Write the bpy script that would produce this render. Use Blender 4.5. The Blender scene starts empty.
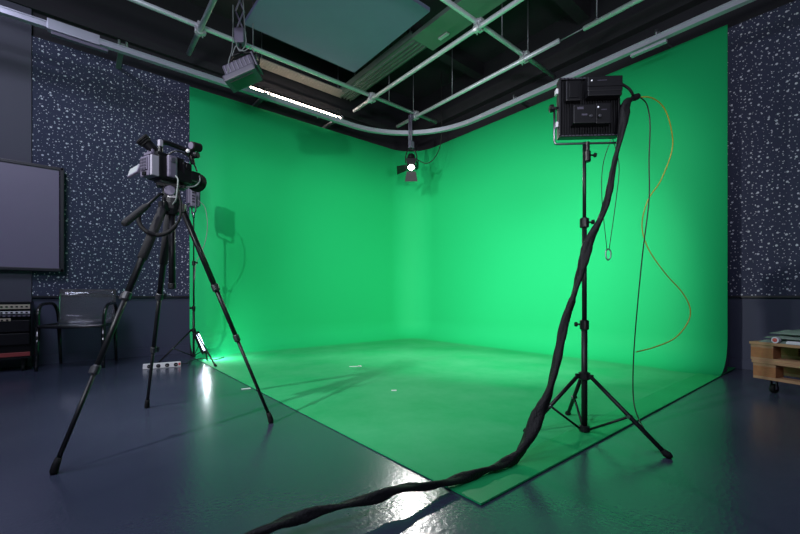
import bpy, bmesh, math, random
from mathutils import Vector, Matrix, noise
random.seed(7)
PI = math.pi
COL = bpy.context.scene.collection
SC = bpy.context.scene

# ------------------------------------------------------------------ room frame
# world: x runs along the left wall towards the corner, y along the right wall, z up; metres
ALPHA, FPX, EYE, HORIZON = 0.87680, 389.48, 0.75, 297.06
RIGHT = Vector((math.sin(ALPHA), -math.cos(ALPHA), 0))
FWD = Vector((math.cos(ALPHA), math.sin(ALPHA), 0))
EYE0 = Vector((-1.1167, -0.8879, EYE))
UP = Vector((0, 0, 1))

def W(px, py, d):            # point seen at a pixel, d metres ahead
    return EYE0 + RIGHT * ((px - 400) / FPX * d) + FWD * d + UP * (-(py - HORIZON) / FPX * d)
def G(px, py, z=0.0):        # point on the floor (or at height z) seen at a pixel
    return W(px, py, FPX * (EYE - z) / (py - HORIZON))
def CF(x, d, z):             # camera-relative metres
    return EYE0 + RIGHT * x + FWD * d + UP * (z - EYE)

A_, B_, ZT = 3.828, 4.657, 3.44          # green screen: lengths along x and y, height
WX, WY, CEIL = 4.25, 5.00, 4.75          # wall planes and ceiling
XMIN, YMIN = -4.6, -4.2

# ------------------------------------------------------------------ materials
MATS = {}
def mat(name, col, rough=0.5, metal=0.0, spec=0.5, var=0.0, vscale=8.0, bump=0.0, bscale=60.0, coat=0.0,
        emit=None, estr=0.0, trans=0.0, alpha=1.0, rvar=0.0, stretch=None):
    if name in MATS: return MATS[name]
    m = bpy.data.materials.new(name); m.use_nodes = True
    nt = m.node_tree; N = nt.nodes; L = nt.links
    b = N['Principled BSDF']
    b.inputs['Base Color'].default_value = (*col, 1)
    b.inputs['Roughness'].default_value = rough
    b.inputs['Metallic'].default_value = metal
    b.inputs['Specular IOR Level'].default_value = spec
    b.inputs['Coat Weight'].default_value = coat
    b.inputs['Transmission Weight'].default_value = trans
    b.inputs['Alpha'].default_value = alpha
    if emit:
        b.inputs['Emission Color'].default_value = (*emit, 1)
        b.inputs['Emission Strength'].default_value = estr
    tc = N.new('ShaderNodeTexCoord'); src = tc.outputs['Object']
    if stretch:
        mp = N.new('ShaderNodeMapping'); mp.inputs['Scale'].default_value = stretch
        L.new(src, mp.inputs['Vector']); src = mp.outputs['Vector']
    if var or rvar:
        n = N.new('ShaderNodeTexNoise'); n.inputs['Scale'].default_value = vscale; n.inputs['Detail'].default_value = 5
        L.new(src, n.inputs['Vector'])
        if var:
            r = N.new('ShaderNodeMixRGB'); r.blend_type = 'MIX'
            r.inputs[1].default_value = (*[c * (1 - var) for c in col], 1)
            r.inputs[2].default_value = (*[min(1, c * (1 + var)) for c in col], 1)
            L.new(n.outputs['Fac'], r.inputs[0]); L.new(r.outputs[0], b.inputs['Base Color'])
        if rvar:
            mr = N.new('ShaderNodeMapRange')
            mr.inputs[1].default_value = .3; mr.inputs[2].default_value = .7
            mr.inputs[3].default_value = max(0, rough - rvar); mr.inputs[4].default_value = rough + rvar
            L.new(n.outputs['Fac'], mr.inputs[0]); L.new(mr.outputs[0], b.inputs['Roughness'])
    if bump:
        n2 = N.new('ShaderNodeTexNoise'); n2.inputs['Scale'].default_value = bscale; n2.inputs['Detail'].default_value = 3
        L.new(src, n2.inputs['Vector'])
        bp = N.new('ShaderNodeBump'); bp.inputs['Strength'].default_value = bump; bp.inputs['Distance'].default_value = 0.01
        L.new(n2.outputs['Fac'], bp.inputs['Height']); L.new(bp.outputs['Normal'], b.inputs['Normal'])
    MATS[name] = m
    return m

def dots_mat():
    m = mat('dotted_felt', (0.050, 0.056, 0.098), 0.85, spec=.2)
    nt = m.node_tree; N = nt.nodes; L = nt.links; b = N['Principled BSDF']
    g = N.new('ShaderNodeNewGeometry'); s = N.new('ShaderNodeSeparateXYZ'); L.new(g.outputs['Position'], s.inputs[0])
    a = N.new('ShaderNodeMath'); a.operation = 'ADD'; L.new(s.outputs['X'], a.inputs[0]); L.new(s.outputs['Y'], a.inputs[1])
    c = N.new('ShaderNodeCombineXYZ'); L.new(a.outputs[0], c.inputs[0]); L.new(s.outputs['Z'], c.inputs[1])
    last = None
    for sc, rmin, rmax in ((14.5, .05, .155), (25.0, .03, .14)):
        v = N.new('ShaderNodeTexVoronoi'); v.voronoi_dimensions = '2D'; v.inputs['Scale'].default_value = sc
        v.inputs['Randomness'].default_value = .82
        L.new(c.outputs[0], v.inputs['Vector'])
        sp = N.new('ShaderNodeSeparateColor'); L.new(v.outputs['Color'], sp.inputs[0])
        mr = N.new('ShaderNodeMapRange'); mr.inputs[3].default_value = rmin; mr.inputs[4].default_value = rmax
        L.new(sp.outputs[0], mr.inputs[0])
        lt = N.new('ShaderNodeMath'); lt.operation = 'LESS_THAN'
        L.new(v.outputs['Distance'], lt.inputs[0]); L.new(mr.outputs[0], lt.inputs[1])
        if last is None: last = lt
        else:
            mx = N.new('ShaderNodeMath'); mx.operation = 'MAXIMUM'
            L.new(last.outputs[0], mx.inputs[0]); L.new(lt.outputs[0], mx.inputs[1]); last = mx
    mix = N.new('ShaderNodeMixRGB'); mix.inputs[1].default_value = (0.050, 0.056, 0.098, 1); mix.inputs[2].default_value = (.62, .64, .72, 1)
    L.new(last.outputs[0], mix.inputs[0]); L.new(mix.outputs[0], b.inputs['Base Color'])
    return m

def wall_mat():
    m = mat('painted_wall', (0.040, 0.048, 0.085), 0.6, spec=.35)
    nt = m.node_tree; N = nt.nodes; L = nt.links; b = N['Principled BSDF']
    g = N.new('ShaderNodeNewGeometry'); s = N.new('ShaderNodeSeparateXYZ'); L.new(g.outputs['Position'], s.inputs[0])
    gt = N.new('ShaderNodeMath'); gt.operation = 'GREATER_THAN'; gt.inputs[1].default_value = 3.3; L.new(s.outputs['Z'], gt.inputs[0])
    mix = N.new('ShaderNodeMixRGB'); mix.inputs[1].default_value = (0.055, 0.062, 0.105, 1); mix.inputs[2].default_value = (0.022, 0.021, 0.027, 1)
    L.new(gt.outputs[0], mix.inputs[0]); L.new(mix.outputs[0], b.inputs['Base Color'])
    return m

def green_mat():
    m = mat('chroma_green_paint', (0.014, 0.47, 0.150), 0.65, spec=.12)
    nt = m.node_tree; N = nt.nodes; L = nt.links; b = N['Principled BSDF']
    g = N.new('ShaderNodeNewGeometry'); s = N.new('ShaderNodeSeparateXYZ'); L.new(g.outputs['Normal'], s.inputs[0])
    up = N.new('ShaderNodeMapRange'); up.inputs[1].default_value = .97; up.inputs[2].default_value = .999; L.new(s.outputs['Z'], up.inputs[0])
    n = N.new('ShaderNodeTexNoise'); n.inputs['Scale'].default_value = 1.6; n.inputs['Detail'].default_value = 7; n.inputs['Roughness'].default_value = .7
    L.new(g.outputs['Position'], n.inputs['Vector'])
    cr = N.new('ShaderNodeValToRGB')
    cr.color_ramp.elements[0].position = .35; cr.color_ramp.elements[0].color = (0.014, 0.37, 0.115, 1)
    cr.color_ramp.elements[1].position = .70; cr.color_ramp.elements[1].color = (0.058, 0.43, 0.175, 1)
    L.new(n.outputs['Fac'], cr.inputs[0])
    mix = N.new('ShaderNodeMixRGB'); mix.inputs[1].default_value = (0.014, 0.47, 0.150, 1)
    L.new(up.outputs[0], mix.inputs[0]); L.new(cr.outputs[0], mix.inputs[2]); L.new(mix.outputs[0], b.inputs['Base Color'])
    return m

M_black = mat('black_powder_coat', (0.006, 0.006, 0.008), 0.45, spec=.3, bump=.05, bscale=300)
M_blk2 = mat('black_plastic', (0.006, 0.006, 0.0075), 0.38, spec=.3)
M_rub = mat('black_rubber', (0.006, 0.006, 0.007), 0.75, spec=.2)
M_grip = mat('foam_grip', (0.013, 0.0125, 0.016), 0.9, bump=.3, bscale=400)
M_alu = mat('grey_metal', (0.25, 0.25, 0.28), 0.35, metal=1)
M_chrome = mat('bright_metal', (0.62, 0.62, 0.66), 0.3, metal=.4)
M_pipe = mat('galvanised_pipe', (0.62, 0.66, 0.70), 0.36, metal=.35, var=.15, vscale=14)
M_rod = mat('threaded_rod_steel', (0.22, 0.22, 0.25), 0.5, metal=.8)
M_track = mat('aluminium_track', (0.46, 0.46, 0.54), 0.36, metal=.35, var=.1)
M_teal = mat('teal_ceiling_fabric', (0.22, 0.24, 0.38), 0.9, spec=.1, var=.06, vscale=3)
M_mauve = mat('grey_mauve_enamel', (0.115, 0.10, 0.15), 0.45)
M_lgrey = mat('pale_grey_plastic', (0.30, 0.28, 0.34), 0.45)
M_dgrey = mat('dark_grey_metal', (0.05, 0.05, 0.058), 0.4, metal=.5)
M_mauved = mat('dark_mauve_enamel', (0.055, 0.05, 0.075), 0.5)
M_ceil = mat('ceiling_black_paint', (0.020, 0.019, 0.024), 0.85, var=.3, vscale=2)
M_duct = mat('painted_duct', (0.16, 0.22, 0.19), 0.45, metal=.2)
M_ductw = mat('ribbed_light_metal', (0.42, 0.36, 0.34), 0.5, metal=.2)
M_column = mat('grey_column_paint', (0.060, 0.060, 0.088), 0.6)
M_board = mat('grey_screen_surface', (0.19, 0.16, 0.24), 0.38, var=.03)
M_frame = mat('dark_board_frame', (0.02, 0.02, 0.026), 0.4)
M_wood = mat('pallet_wood', (0.33, 0.185, 0.10), 0.75, var=.45, vscale=5, stretch=(2, 9, 14), bump=.25, bscale=30)
M_wood2 = mat('pallet_block_wood', (0.28, 0.115, 0.045), 0.8, var=.4, vscale=7, stretch=(3, 3, 12), bump=.25, bscale=30)
M_cloth = mat('grey_green_blanket_cloth', (0.17, 0.22, 0.20), 0.95, spec=.1, var=.35, vscale=16, bump=.4, bscale=60)
M_paper = mat('white_paper', (0.55, 0.52, 0.60), 0.7, var=.15, vscale=20)
M_red = mat('red_label', (0.50, 0.06, 0.06), 0.5)
M_redd = mat('dull_red_strip', (0.24, 0.035, 0.035), 0.5)
M_cream = mat('cream_panel', (0.42, 0.36, 0.28), 0.5)
M_white = mat('white_plastic', (0.62, 0.60, 0.64), 0.4)
M_yel = mat('yellow_cable_rubber', (0.30, 0.25, 0.012), 0.5)
M_sleeve = mat('black_cable_sleeve', (0.006, 0.006, 0.007), 0.6, spec=.3, bump=.5, bscale=120)
M_wire = mat('thin_black_wire', (0.008, 0.009, 0.008), 0.5)
M_gwire = mat('pale_cable', (0.17, 0.19, 0.19), 0.5)
M_tape = mat('white_tape', (0.65, 0.72, 0.68), 0.6)
M_smoke = mat('smoked_polycarbonate', (0.80, 0.80, 0.84), 0.05, trans=.93, spec=.6)
M_smoke2 = mat('dark_polycarbonate_frame', (0.010, 0.011, 0.012), 0.12, trans=.2, spec=.6)
M_lens = mat('camera_glass', (0.01, 0.01, 0.02), 0.05, spec=.9, coat=1)
M_lcd = mat('lit_camera_screen', (0.1, 0.1, 0.1), 0.3, emit=(.75, .85, 1), estr=.45)
M_led = mat('led_panel_emitter', (0.8, 0.8, 0.8), 0.3, emit=(.92, 1, .95), estr=18)
M_bulb = mat('spotlight_lens', (0.8, 0.8, 0.8), 0.2, emit=(1, .97, .93), estr=16)
M_tube = mat('fluorescent_tube', (0.9, 0.9, 0.9), 0.3, emit=(1, .84, .70), estr=26)
M_ftube = mat('floor_lamp_tube', (0.9, 0.9, 0.9), 0.3, emit=(.66, .74, 1), estr=6)
M_led_dot = mat('indicator_lamp', (.6, .6, .7), 0.3, emit=(.8, .85, 1), estr=.6)
M_dots = dots_mat(); M_wall = wall_mat(); M_green = green_mat()
M_gstrip = mat('green_vinyl_overlap', (0.012, 0.33, 0.10), 0.5, var=.15, vscale=4)

def floor_mat():
    m = mat('epoxy_floor', (0.050, 0.058, 0.098), 0.20, spec=1.0)
    nt = m.node_tree; N = nt.nodes; L = nt.links; b = N['Principled BSDF']
    g = N.new('ShaderNodeNewGeometry')
    n = N.new('ShaderNodeTexNoise'); n.inputs['Scale'].default_value = 1.3; n.inputs['Detail'].default_value = 6
    L.new(g.outputs['Position'], n.inputs['Vector'])
    cr = N.new('ShaderNodeValToRGB')
    cr.color_ramp.elements[0].position = .3; cr.color_ramp.elements[0].color = (0.034, 0.041, 0.070, 1)
    cr.color_ramp.elements[1].position = .7; cr.color_ramp.elements[1].color = (0.048, 0.056, 0.090, 1)
    L.new(n.outputs['Fac'], cr.inputs[0]); L.new(cr.outputs[0], b.inputs['Base Color'])
    mr = N.new('ShaderNodeMapRange'); mr.inputs[3].default_value = .15; mr.inputs[4].default_value = .29
    L.new(n.outputs['Fac'], mr.inputs[0]); L.new(mr.outputs[0], b.inputs['Roughness'])
    n2 = N.new('ShaderNodeTexNoise'); n2.inputs['Scale'].default_value = 55; n2.inputs['Detail'].default_value = 2
    L.new(g.outputs['Position'], n2.inputs['Vector'])
    bp = N.new('ShaderNodeBump'); bp.inputs['Strength'].default_value = .10; bp.inputs['Distance'].default_value = .01
    L.new(n2.outputs['Fac'], bp.inputs['Height']); L.new(bp.outputs['Normal'], b.inputs['Normal'])
    return m
M_floor = floor_mat()

# ------------------------------------------------------------------ mesh helpers
def frame(d):
    d = d.normalized()
    a = Vector((0, 0, 1)) if abs(d.z) < .95 else Vector((1, 0, 0))
    x = d.cross(a).normalized(); y = d.cross(x).normalized()
    return x, y, d
def rotz(a): return Matrix.Rotation(a, 3, 'Z')
def axes(x, z=None):         # rotation matrix whose local X is x
    x = Vector(x).normalized(); zz = Vector(z or (0, 0, 1)); y = zz.cross(x).normalized(); zz = x.cross(y)
    return Matrix((x, y, zz)).transposed()
I3 = Matrix.Identity(3)

class MB:
    def __init__(self): self.bm = bmesh.new()
    def box(self, c, s, R=I3, bev=0.0):
        c = Vector(c); b = bmesh.new()
        bmesh.ops.create_cube(b, size=1)
        for v in b.verts: v.co = Vector((v.co.x * s[0], v.co.y * s[1], v.co.z * s[2]))
        if bev:
            bmesh.ops.bevel(b, geom=list(b.edges), offset=min(bev, min(s) * .45), segments=2, profile=.6, affect='EDGES')
        for v in b.verts: v.co = c + R @ v.co
        self._merge(b); return self
    def _merge(self, b):
        mp = {}
        for v in b.verts: mp[v] = self.bm.verts.new(v.co)
        for f in b.faces:
            try:
                nf = self.bm.faces.new([mp[v] for v in f.verts]); nf.smooth = f.smooth
            except ValueError: pass
        b.free()
    def tube(self, pts, r, seg=10, caps=True, smooth=True, shape=None):
        pts = [Vector(p) for p in pts]; n = len(pts)
        rs = r if isinstance(r, (list, tuple)) else [r] * n
        tg = [(pts[min(i + 1, n - 1)] - pts[max(i - 1, 0)]).normalized() for i in range(n)]
        x, y, _ = frame(tg[0]); rings = []
        for i in range(n):
            x = (x - tg[i] * x.dot(tg[i])).normalized(); y = tg[i].cross(x).normalized()
            ring = []
            for k in range(seg):
                a = 2 * PI * k / seg; q = rs[i] * (shape(i, a) if shape else 1)
                ring.append(self.bm.verts.new(pts[i] + x * math.cos(a) * q + y * math.sin(a) * q))
            rings.append(ring)
        for i in range(n - 1):
            for k in range(seg):
                f = self.bm.faces.new((rings[i][k], rings[i][(k + 1) % seg], rings[i + 1][(k + 1) % seg], rings[i + 1][k]))
                f.smooth = smooth
        if caps:
            self.bm.faces.new(rings[0][::-1]); self.bm.faces.new(rings[-1])
        return self
    def cyl(self, p, q, r, r2=None, seg=14):
        return self.tube([p, q], [r, r if r2 is None else r2], seg)
    def lathe(self, p, d, prof, seg=20):        # prof: (distance along d, radius)
        p = Vector(p); x, y, d = frame(Vector(d)); rings = []
        for t, r in prof:
            rings.append([self.bm.verts.new(p + d * t + (x * math.cos(2 * PI * k / seg) + y * math.sin(2 * PI * k / seg)) * max(r, 1e-4)) for k in range(seg)])
        for a, b in zip(rings, rings[1:]):
            for k in range(seg):
                f = self.bm.faces.new((a[k], a[(k + 1) % seg], b[(k + 1) % seg], b[k])); f.smooth = False
        self.bm.faces.new(rings[0][::-1]); self.bm.faces.new(rings[-1]); return self
    def ball(self, c, r, s=(1, 1, 1)):
        b = bmesh.new(); bmesh.ops.create_uvsphere(b, u_segments=14, v_segments=8, radius=r)
        for v in b.verts: v.co = Vector(c) + Vector((v.co.x * s[0], v.co.y * s[1], v.co.z * s[2]))
        for f in b.faces: f.smooth = True
        self._merge(b); return self
    def prism(self, poly, d):                   # polygon extruded along d
        d = Vector(d); a = [self.bm.verts.new(Vector(p)) for p in poly]; b = [self.bm.verts.new(Vector(p) + d) for p in poly]
        n = len(a); self.bm.faces.new(a[::-1]); self.bm.faces.new(b)
        for i in range(n): self.bm.faces.new((a[i], a[(i + 1) % n], b[(i + 1) % n], b[i]))
        return self

BASE = {}
def base_of(o): return BASE.get(o.name, Vector((0, 0, 0)))
def link(mb, name, m, off):
    me = bpy.data.meshes.new(name)
    for v in mb.bm.verts: v.co -= off
    bmesh.ops.recalc_face_normals(mb.bm, faces=list(mb.bm.faces))
    mb.bm.to_mesh(me); mb.bm.free()
    me.materials.append(m)
    o = bpy.data.objects.new(name, me); COL.objects.link(o); return o
def part(name, mb, m, parent, label=None):      # mesh drawn in the same space as its thing was
    o = link(mb, name, m, base_of(parent)); o.parent = parent; BASE[o.name] = base_of(parent)
    if label: o['label'] = label
    return o
def tag(o, label, cat, group=None, kind=None):
    o['label'] = label; o['category'] = cat
    if group: o['group'] = group
    if kind: o['kind'] = kind
    return o
def thing(name, label, cat, loc, group=None):   # parts drawn in world space
    o = bpy.data.objects.new(name, None); COL.objects.link(o); o.location = loc; o.empty_display_size = .1
    BASE[o.name] = Vector(loc)
    return tag(o, label, cat, group)
def lthing(name, label, cat, loc, R, group=None):   # parts drawn in the thing's own space
    o = bpy.data.objects.new(name, None); COL.objects.link(o); o.empty_display_size = .1
    o.matrix_world = Matrix.Translation(Vector(loc)) @ R.to_4x4()
    BASE[o.name] = Vector((0, 0, 0))
    return tag(o, label, cat, group)
def single(name, mb, m, label, cat, group=None):
    vs = [v.co for v in mb.bm.verts]
    c = Vector((sum(v.x for v in vs) / len(vs), sum(v.y for v in vs) / len(vs), min(v.z for v in vs)))
    o = link(mb, name, m, c); o.location = c; BASE[o.name] = c
    return tag(o, label, cat, group)
def struct(name, mb, m):
    o = link(mb, name, m, Vector((0, 0, 0))); o['kind'] = 'structure'; return o
def spline(pts, n=8):
    pts = [Vector(p) for p in pts]; P = [pts[0] * 2 - pts[1]] + pts + [pts[-1] * 2 - pts[-2]]; out = []
    for i in range(1, len(P) - 2):
        a, b, c, d = P[i - 1:i + 3]
        for k in range(n):
            t = k / n
            out.append(.5 * ((2 * b) + (c - a) * t + (2 * a - 5 * b + 4 * c - d) * t * t + (3 * b - a - 3 * c + d) * t ** 3))
    out.append(pts[-1]); return out
def lerp(a, b, t): return Vector(a).lerp(Vector(b), t)
def light(name, typ, loc, power, col=(1, 1, 1), target=None, **kw):
    d = bpy.data.lights.new(name, typ); d.energy = power; d.color = col
    for k, v in kw.items(): setattr(d, k, v)
    o = bpy.data.objects.new(name, d); COL.objects.link(o); o.location = loc
    if target is not None: o.rotation_euler = (Vector(target) - Vector(loc)).to_track_quat('-Z', 'Y').to_euler()
    return o

# ------------------------------------------------------------------ the room
T = .15
struct('floor', MB().box(((XMIN + WX) / 2, (YMIN + WY) / 2, -.05), (WX - XMIN + .3, WY - YMIN + .3, .1)), M_floor)
struct('ceiling', MB().box(((XMIN + WX) / 2, (YMIN + WY) / 2, CEIL + .05), (WX - XMIN + .3, WY - YMIN + .3, .1)), M_ceil)
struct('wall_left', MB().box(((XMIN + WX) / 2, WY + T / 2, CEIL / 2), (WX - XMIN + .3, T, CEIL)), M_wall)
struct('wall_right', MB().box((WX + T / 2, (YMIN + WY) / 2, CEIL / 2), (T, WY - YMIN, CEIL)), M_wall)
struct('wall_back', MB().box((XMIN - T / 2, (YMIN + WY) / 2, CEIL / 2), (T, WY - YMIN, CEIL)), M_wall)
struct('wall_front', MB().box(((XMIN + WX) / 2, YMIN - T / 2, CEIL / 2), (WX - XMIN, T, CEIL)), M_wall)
struct('trim_1', MB().box(((XMIN - 1.49) / 2, WY - .02, CEIL / 2), (-1.49 - XMIN, .04, CEIL)), M_column)       # grey column facing beside the dotted felt
struct('baseboard_left', MB().box(((-1.48 + WX) / 2, WY - .008, .05), (WX + 1.48, .016, .10)), M_wall)
struct('baseboard_right', MB().box((WX - .008, (YMIN + WY - .02) / 2, .05), (.016, WY - .02 - YMIN, .10)), M_wall)
for i, y in enumerate((-2.4, -.4, 1.6, 3.4)):
    struct('trim_%d' % (i + 2), MB().box(((XMIN + WX) / 2, y, CEIL - .11), (WX - XMIN, .16, .22)), M_ceil)      # dark ceiling joists
struct('trim_6', MB().box((WX - .06, (YMIN + WY) / 2, 4.12), (.12, WY - YMIN, .18)), M_ceil)                    # ledge above the green wall
struct('trim_7', MB().box(((XMIN + WX) / 2 - .1, WY - .03, 3.95), (WX - XMIN - .2, .06, .10)), M_ceil)

t = thing('acoustic_panel', 'dotted navy felt wall panel behind the tripod and the smoked armchair', 'wall panel', ((-1.48 + .3) / 2, WY, .745), 'dotted felt wall panels')
t['label'] = 'dotted navy felt wall panel behind the tripod and the smoked armchair'
part('felt_face', MB().box(((-1.485 + .07) / 2, WY - .014, (.765 + 3.615) / 2), (1.555, .024, 2.85)), M_dots, t)
part('edge_strip', MB().box(((-1.485 + .07) / 2, WY - .016, .755), (1.555, .030, .020)), M_frame, t, 'thin dark strip along the lower edge')
t = thing('acoustic_panel', 'dotted navy felt wall panel above the wooden pallets', 'wall panel', (WX, -1.0, .745), 'dotted felt wall panels')
part('felt_face', MB().box((WX - .014, -1.61, (.765 + 3.615) / 2), (.024, 3.38, 2.85)), M_dots, t)
part('edge_strip', MB().box((WX - .016, -1.61, .755), (.030, 3.38, .020)), M_frame, t, 'thin dark strip along the lower edge')

# ------------------------------------------------------------------ green screen cove
cyc = thing('green_screen', 'huge bright green chroma screen curving from two walls into the floor', 'green screen', (A_ / 2, B_ / 2, 0))
RC, RF, ZF = .55, .34, .005
path = [((0, B_), (0, -1))]
for k in range(1, 7): path.append(((A_ - RC) * k / 7 and ((A_ - RC) * k / 7, B_), (0, -1)))
for k in range(15):
    a = PI / 2 - PI / 2 * k / 14
    path.append(((A_ - RC + RC * math.cos(a), B_ - RC + RC * math.sin(a)), (-math.cos(a), -math.sin(a))))
for k in range(6, -1, -1): path.append(((A_, (B_ - RC) * k / 7), (-1, 0)))
mb = MB(); prof = [(0, ZT), (0, 2.4), (0, 1.4), (0, .8)] + [(RF - RF * math.cos(PI / 2 * k / 12), ZF + RF - RF * math.sin(PI / 2 * k / 12)) for k in range(13)]
cols = []
for (p, n) in path:
    cols.append([mb.bm.verts.new((p[0] + n[0] * o, p[1] + n[1] * o, z)) for o, z in prof])
for a, b in zip(cols, cols[1:]):
    for k in range(len(prof) - 1):
        f = mb.bm.faces.new((a[k], a[k + 1], b[k + 1], b[k])); f.smooth = True
mb.bm.faces.new([mb.bm.verts.new((0, 0, ZF))] + [c[-1] for c in reversed(cols)])
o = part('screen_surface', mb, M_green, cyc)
md = o.modifiers.new('thickness', 'SOLIDIFY'); md.thickness = .004; md.offset = 0
part('floor_overlap', MB().box((A_ / 2 + .19, .085, .0085), (A_ + .38, .17, .003)), M_gstrip, cyc, 'darker green strip along the open edge of the floor')
for sx in (0, 1):
    mb = MB()
    pts = [(0.004, RF + .03), (0.004, RF)] + [(RF - RF * math.cos(PI / 2 * k / 12) , RF - RF * math.sin(PI / 2 * k / 12)) for k in range(1, 13)] + [(-.02, 0), (-.02, RF + .03)]
    if sx: mb.prism([(A_ - o_ + .012, .008, z) for o_, z in pts], (0, .018, 0))
    else: mb.prism([(.008, B_ - o_ + .012, z) for o_, z in pts], (.018, 0, 0))
    part('side_cheek', mb, M_frame, cyc, 'dark end board closing the side of the cove')

# small white tape marks on the green floor
for px, py, s, a, lb in ((355, 366.5, .12, .2, 'small white tape scrap near the middle of the green floor'), (246, 388, .07, .5, 'tiny white tape scrap near the tripod foot on dark floor'),
                      (394, 390.5, .04, .0, 'tiny white fleck on the green floor toward its front')):
    p = G(px, py, .007); p.z = .0085 if px > 260 else .002
    c, s_ = math.cos(a), math.sin(a)
    mb = MB().box(p, (s, .03, .002), axes(RIGHT * c + FWD * s_))
    if s > .1: mb.box(p + RIGHT * .05 + FWD * .02, (.03, .07, .002), axes(RIGHT * c + FWD * s_))
    single('tape_scrap', mb, M_tape, lb, 'tape')

# ------------------------------------------------------------------ whiteboard, rack, chair, power strip
t = thing('whiteboard', 'grey wall board in a thin dark frame at the grey column', 'whiteboard', (-2.2, WY - .06, 1.05))
yb = WY - .085
part('panel', MB().box((-2.12, yb, 1.617), (1.72, .03, 1.10), bev=.004), M_board, t)
mb = MB()
for z in (1.052, 2.182): mb.box((-2.12, yb, z), (1.80, .05, .035), bev=.006)
for x in (-3.0, -1.235): mb.box((x, yb, 1.617), (.035, .05, 1.165), bev=.006)
part('frame', mb, M_frame, t)
part('wall_bracket', MB().box((-2.12, WY - .058, 1.6), (1.2, .034, .2)), M_frame, t)

rx1, rx0, ry0, ry1 = -1.47, -2.55, 4.56, 4.945
t = thing('equipment_rack', 'low black equipment rack with cream patch panels by the armchair', 'rack', ((rx0 + rx1) / 2, 4.75, 0))
cx, cw, cy, cd = (rx0 + rx1) / 2, rx1 - rx0, (ry0 + ry1) / 2, ry1 - ry0
mb = MB().box((cx, cy + .02, .415), (cw, cd - .04, .54), bev=.004)
mb.box((cx, cy, .69), (cw, cd, .02)).box((cx, cy, .14), (cw, cd, .02))
part('cabinet', mb, M_blk2, t)
def patch(z, h, m, n, rows, lab, x1=rx1):
    b = part('patch_panel', MB().box(((rx0 + x1) / 2, ry0 + .008, z), (x1 - rx0 - .01, .02, h), bev=.002), m, t, lab)
    j = MB()
    for r_ in range(rows):
        for k in range(n):
            j.box((x1 - .03 - k * .036, ry0 - .003, z + (r_ - (rows - 1) / 2) * .025), (.017, .006, .014))
    part('sockets', j, M_blk2, b)
patch(.653, .044, M_cream, 28, 1, 'cream patch panel with a row of dark sockets')
patch(.595, .026, M_white, 28, 1, 'pale grey patch panel')
patch(.562, .018, M_mauve, 24, 1, None)
patch(.522, .032, M_cream, 22, 1, 'shorter cream patch panel', rx1 - .14)
for z in (.46, .33): part('blank_panel', MB().box((cx, ry0 + .008, z), (cw - .02, .02, .11), bev=.003), M_blk2, t)
part('red_strip', MB().box((cx, ry0 + .006, .175), (cw - .01, .024, .040), bev=.003), M_redd, t, 'dull red strip along the bottom')
for x in (rx0 + .06, rx1 - .06):
    for y in (ry0 + .06, ry1 - .06):
        part('caster', MB().cyl((x - .012, y, .032), (x + .012, y, .032), .032).box((x, y, .095), (.03, .045, .075)), M_rub, t)

def armchair():
    fl, fr, rl, rr = G(37, 371), G(104, 367.5), G(61, 362.6), G(112.5, 360)
    c = (fl + fr + rl + rr) / 4
    xa = ((fr - fl) + (rr - rl)); xa.z = 0; xa.normalize()
    R = axes(xa)                             # local x: along the seat front, local -y: forward
    t = lthing('armchair', 'smoked see-through plastic armchair standing against the dotted wall', 'chair', Vector((c.x, 4.60, 0)), R)
    w, dp = .275, .235
    seat = MB()
    n = 8
    grid = [[seat.bm.verts.new(((-1 + 2 * i / n) * w * .96, -dp + 2 * dp * j / n, .455 - .018 * math.sin(PI * i / n) * math.sin(PI * j / n) + (.012 if j == 0 else 0) * -1)) for j in range(n + 1)] for i in range(n + 1)]
    for i in range(n):
        for j in range(n):
            f = seat.bm.faces.new((grid[i][j], grid[i + 1][j], grid[i + 1][j + 1], grid[i][j + 1])); f.smooth = True
    so = part('seat', seat, M_smoke, t); md = so.modifiers.new('thickness', 'SOLIDIFY'); md.thickness = .014
    rim = MB()
    k = [(-w, dp * .9, .45), (-w, -dp * .75, .45), (-w * .8, -dp, .447), (0, -dp * 1.06, .44), (w * .8, -dp, .447), (w, -dp * .75, .45), (w, dp * .9, .45)]
    rim.tube(spline(k, 8), .016, 10)
    part('seat_rim', rim, M_smoke2, t, 'glossy dark rim round the seat front')
    back = MB(); n = 10
    for i in range(n): pass
    pts = []
    for i in range(n + 1):
        u = -1 + 2 * i / n
        pts.append((u * w * .97, dp + .010 - .03 * u * u))
    a = [[back.bm.verts.new((x, y + (z - .46) * .10, z)) for z in (.46, .56, .66, .76, .840)] for x, y in pts]
    for i in range(n):
        for j in range(4):
            f = back.bm.faces.new((a[i][j], a[i + 1][j], a[i + 1][j + 1], a[i][j + 1])); f.smooth = True
    bo = part('backrest', back, M_smoke, t); md = bo.modifiers.new('thickness', 'SOLIDIFY'); md.thickness = .014
    for s in (-1, 1):
        arm = [(s * w * .97, dp, .47), (s * w * 1.0, dp * .92, .60), (s * w * 1.02, dp * .55, .675), (s * w * 1.04, -dp * .1, .68), (s * w * 1.04, -dp * .55, .66), (s * w * 1.02, -dp * .82, .59), (s * w * 1.0, -dp * .9, .45)]
        part('armrest', MB().tube(spline(arm, 8), [.017] * 49, 10), M_smoke2, t)
        part('leg', MB().tube([(s * w, -dp * .9, .45), (s * w * 1.02, -dp * 1.0, 0)], [.022, .015], 10), M_smoke2, t)
        part('leg', MB().tube([(s * w * .95, dp * .92, .45), (s * w * .95, dp * 1.12, 0)], [.020, .014], 10), M_smoke2, t)
armchair()

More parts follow.
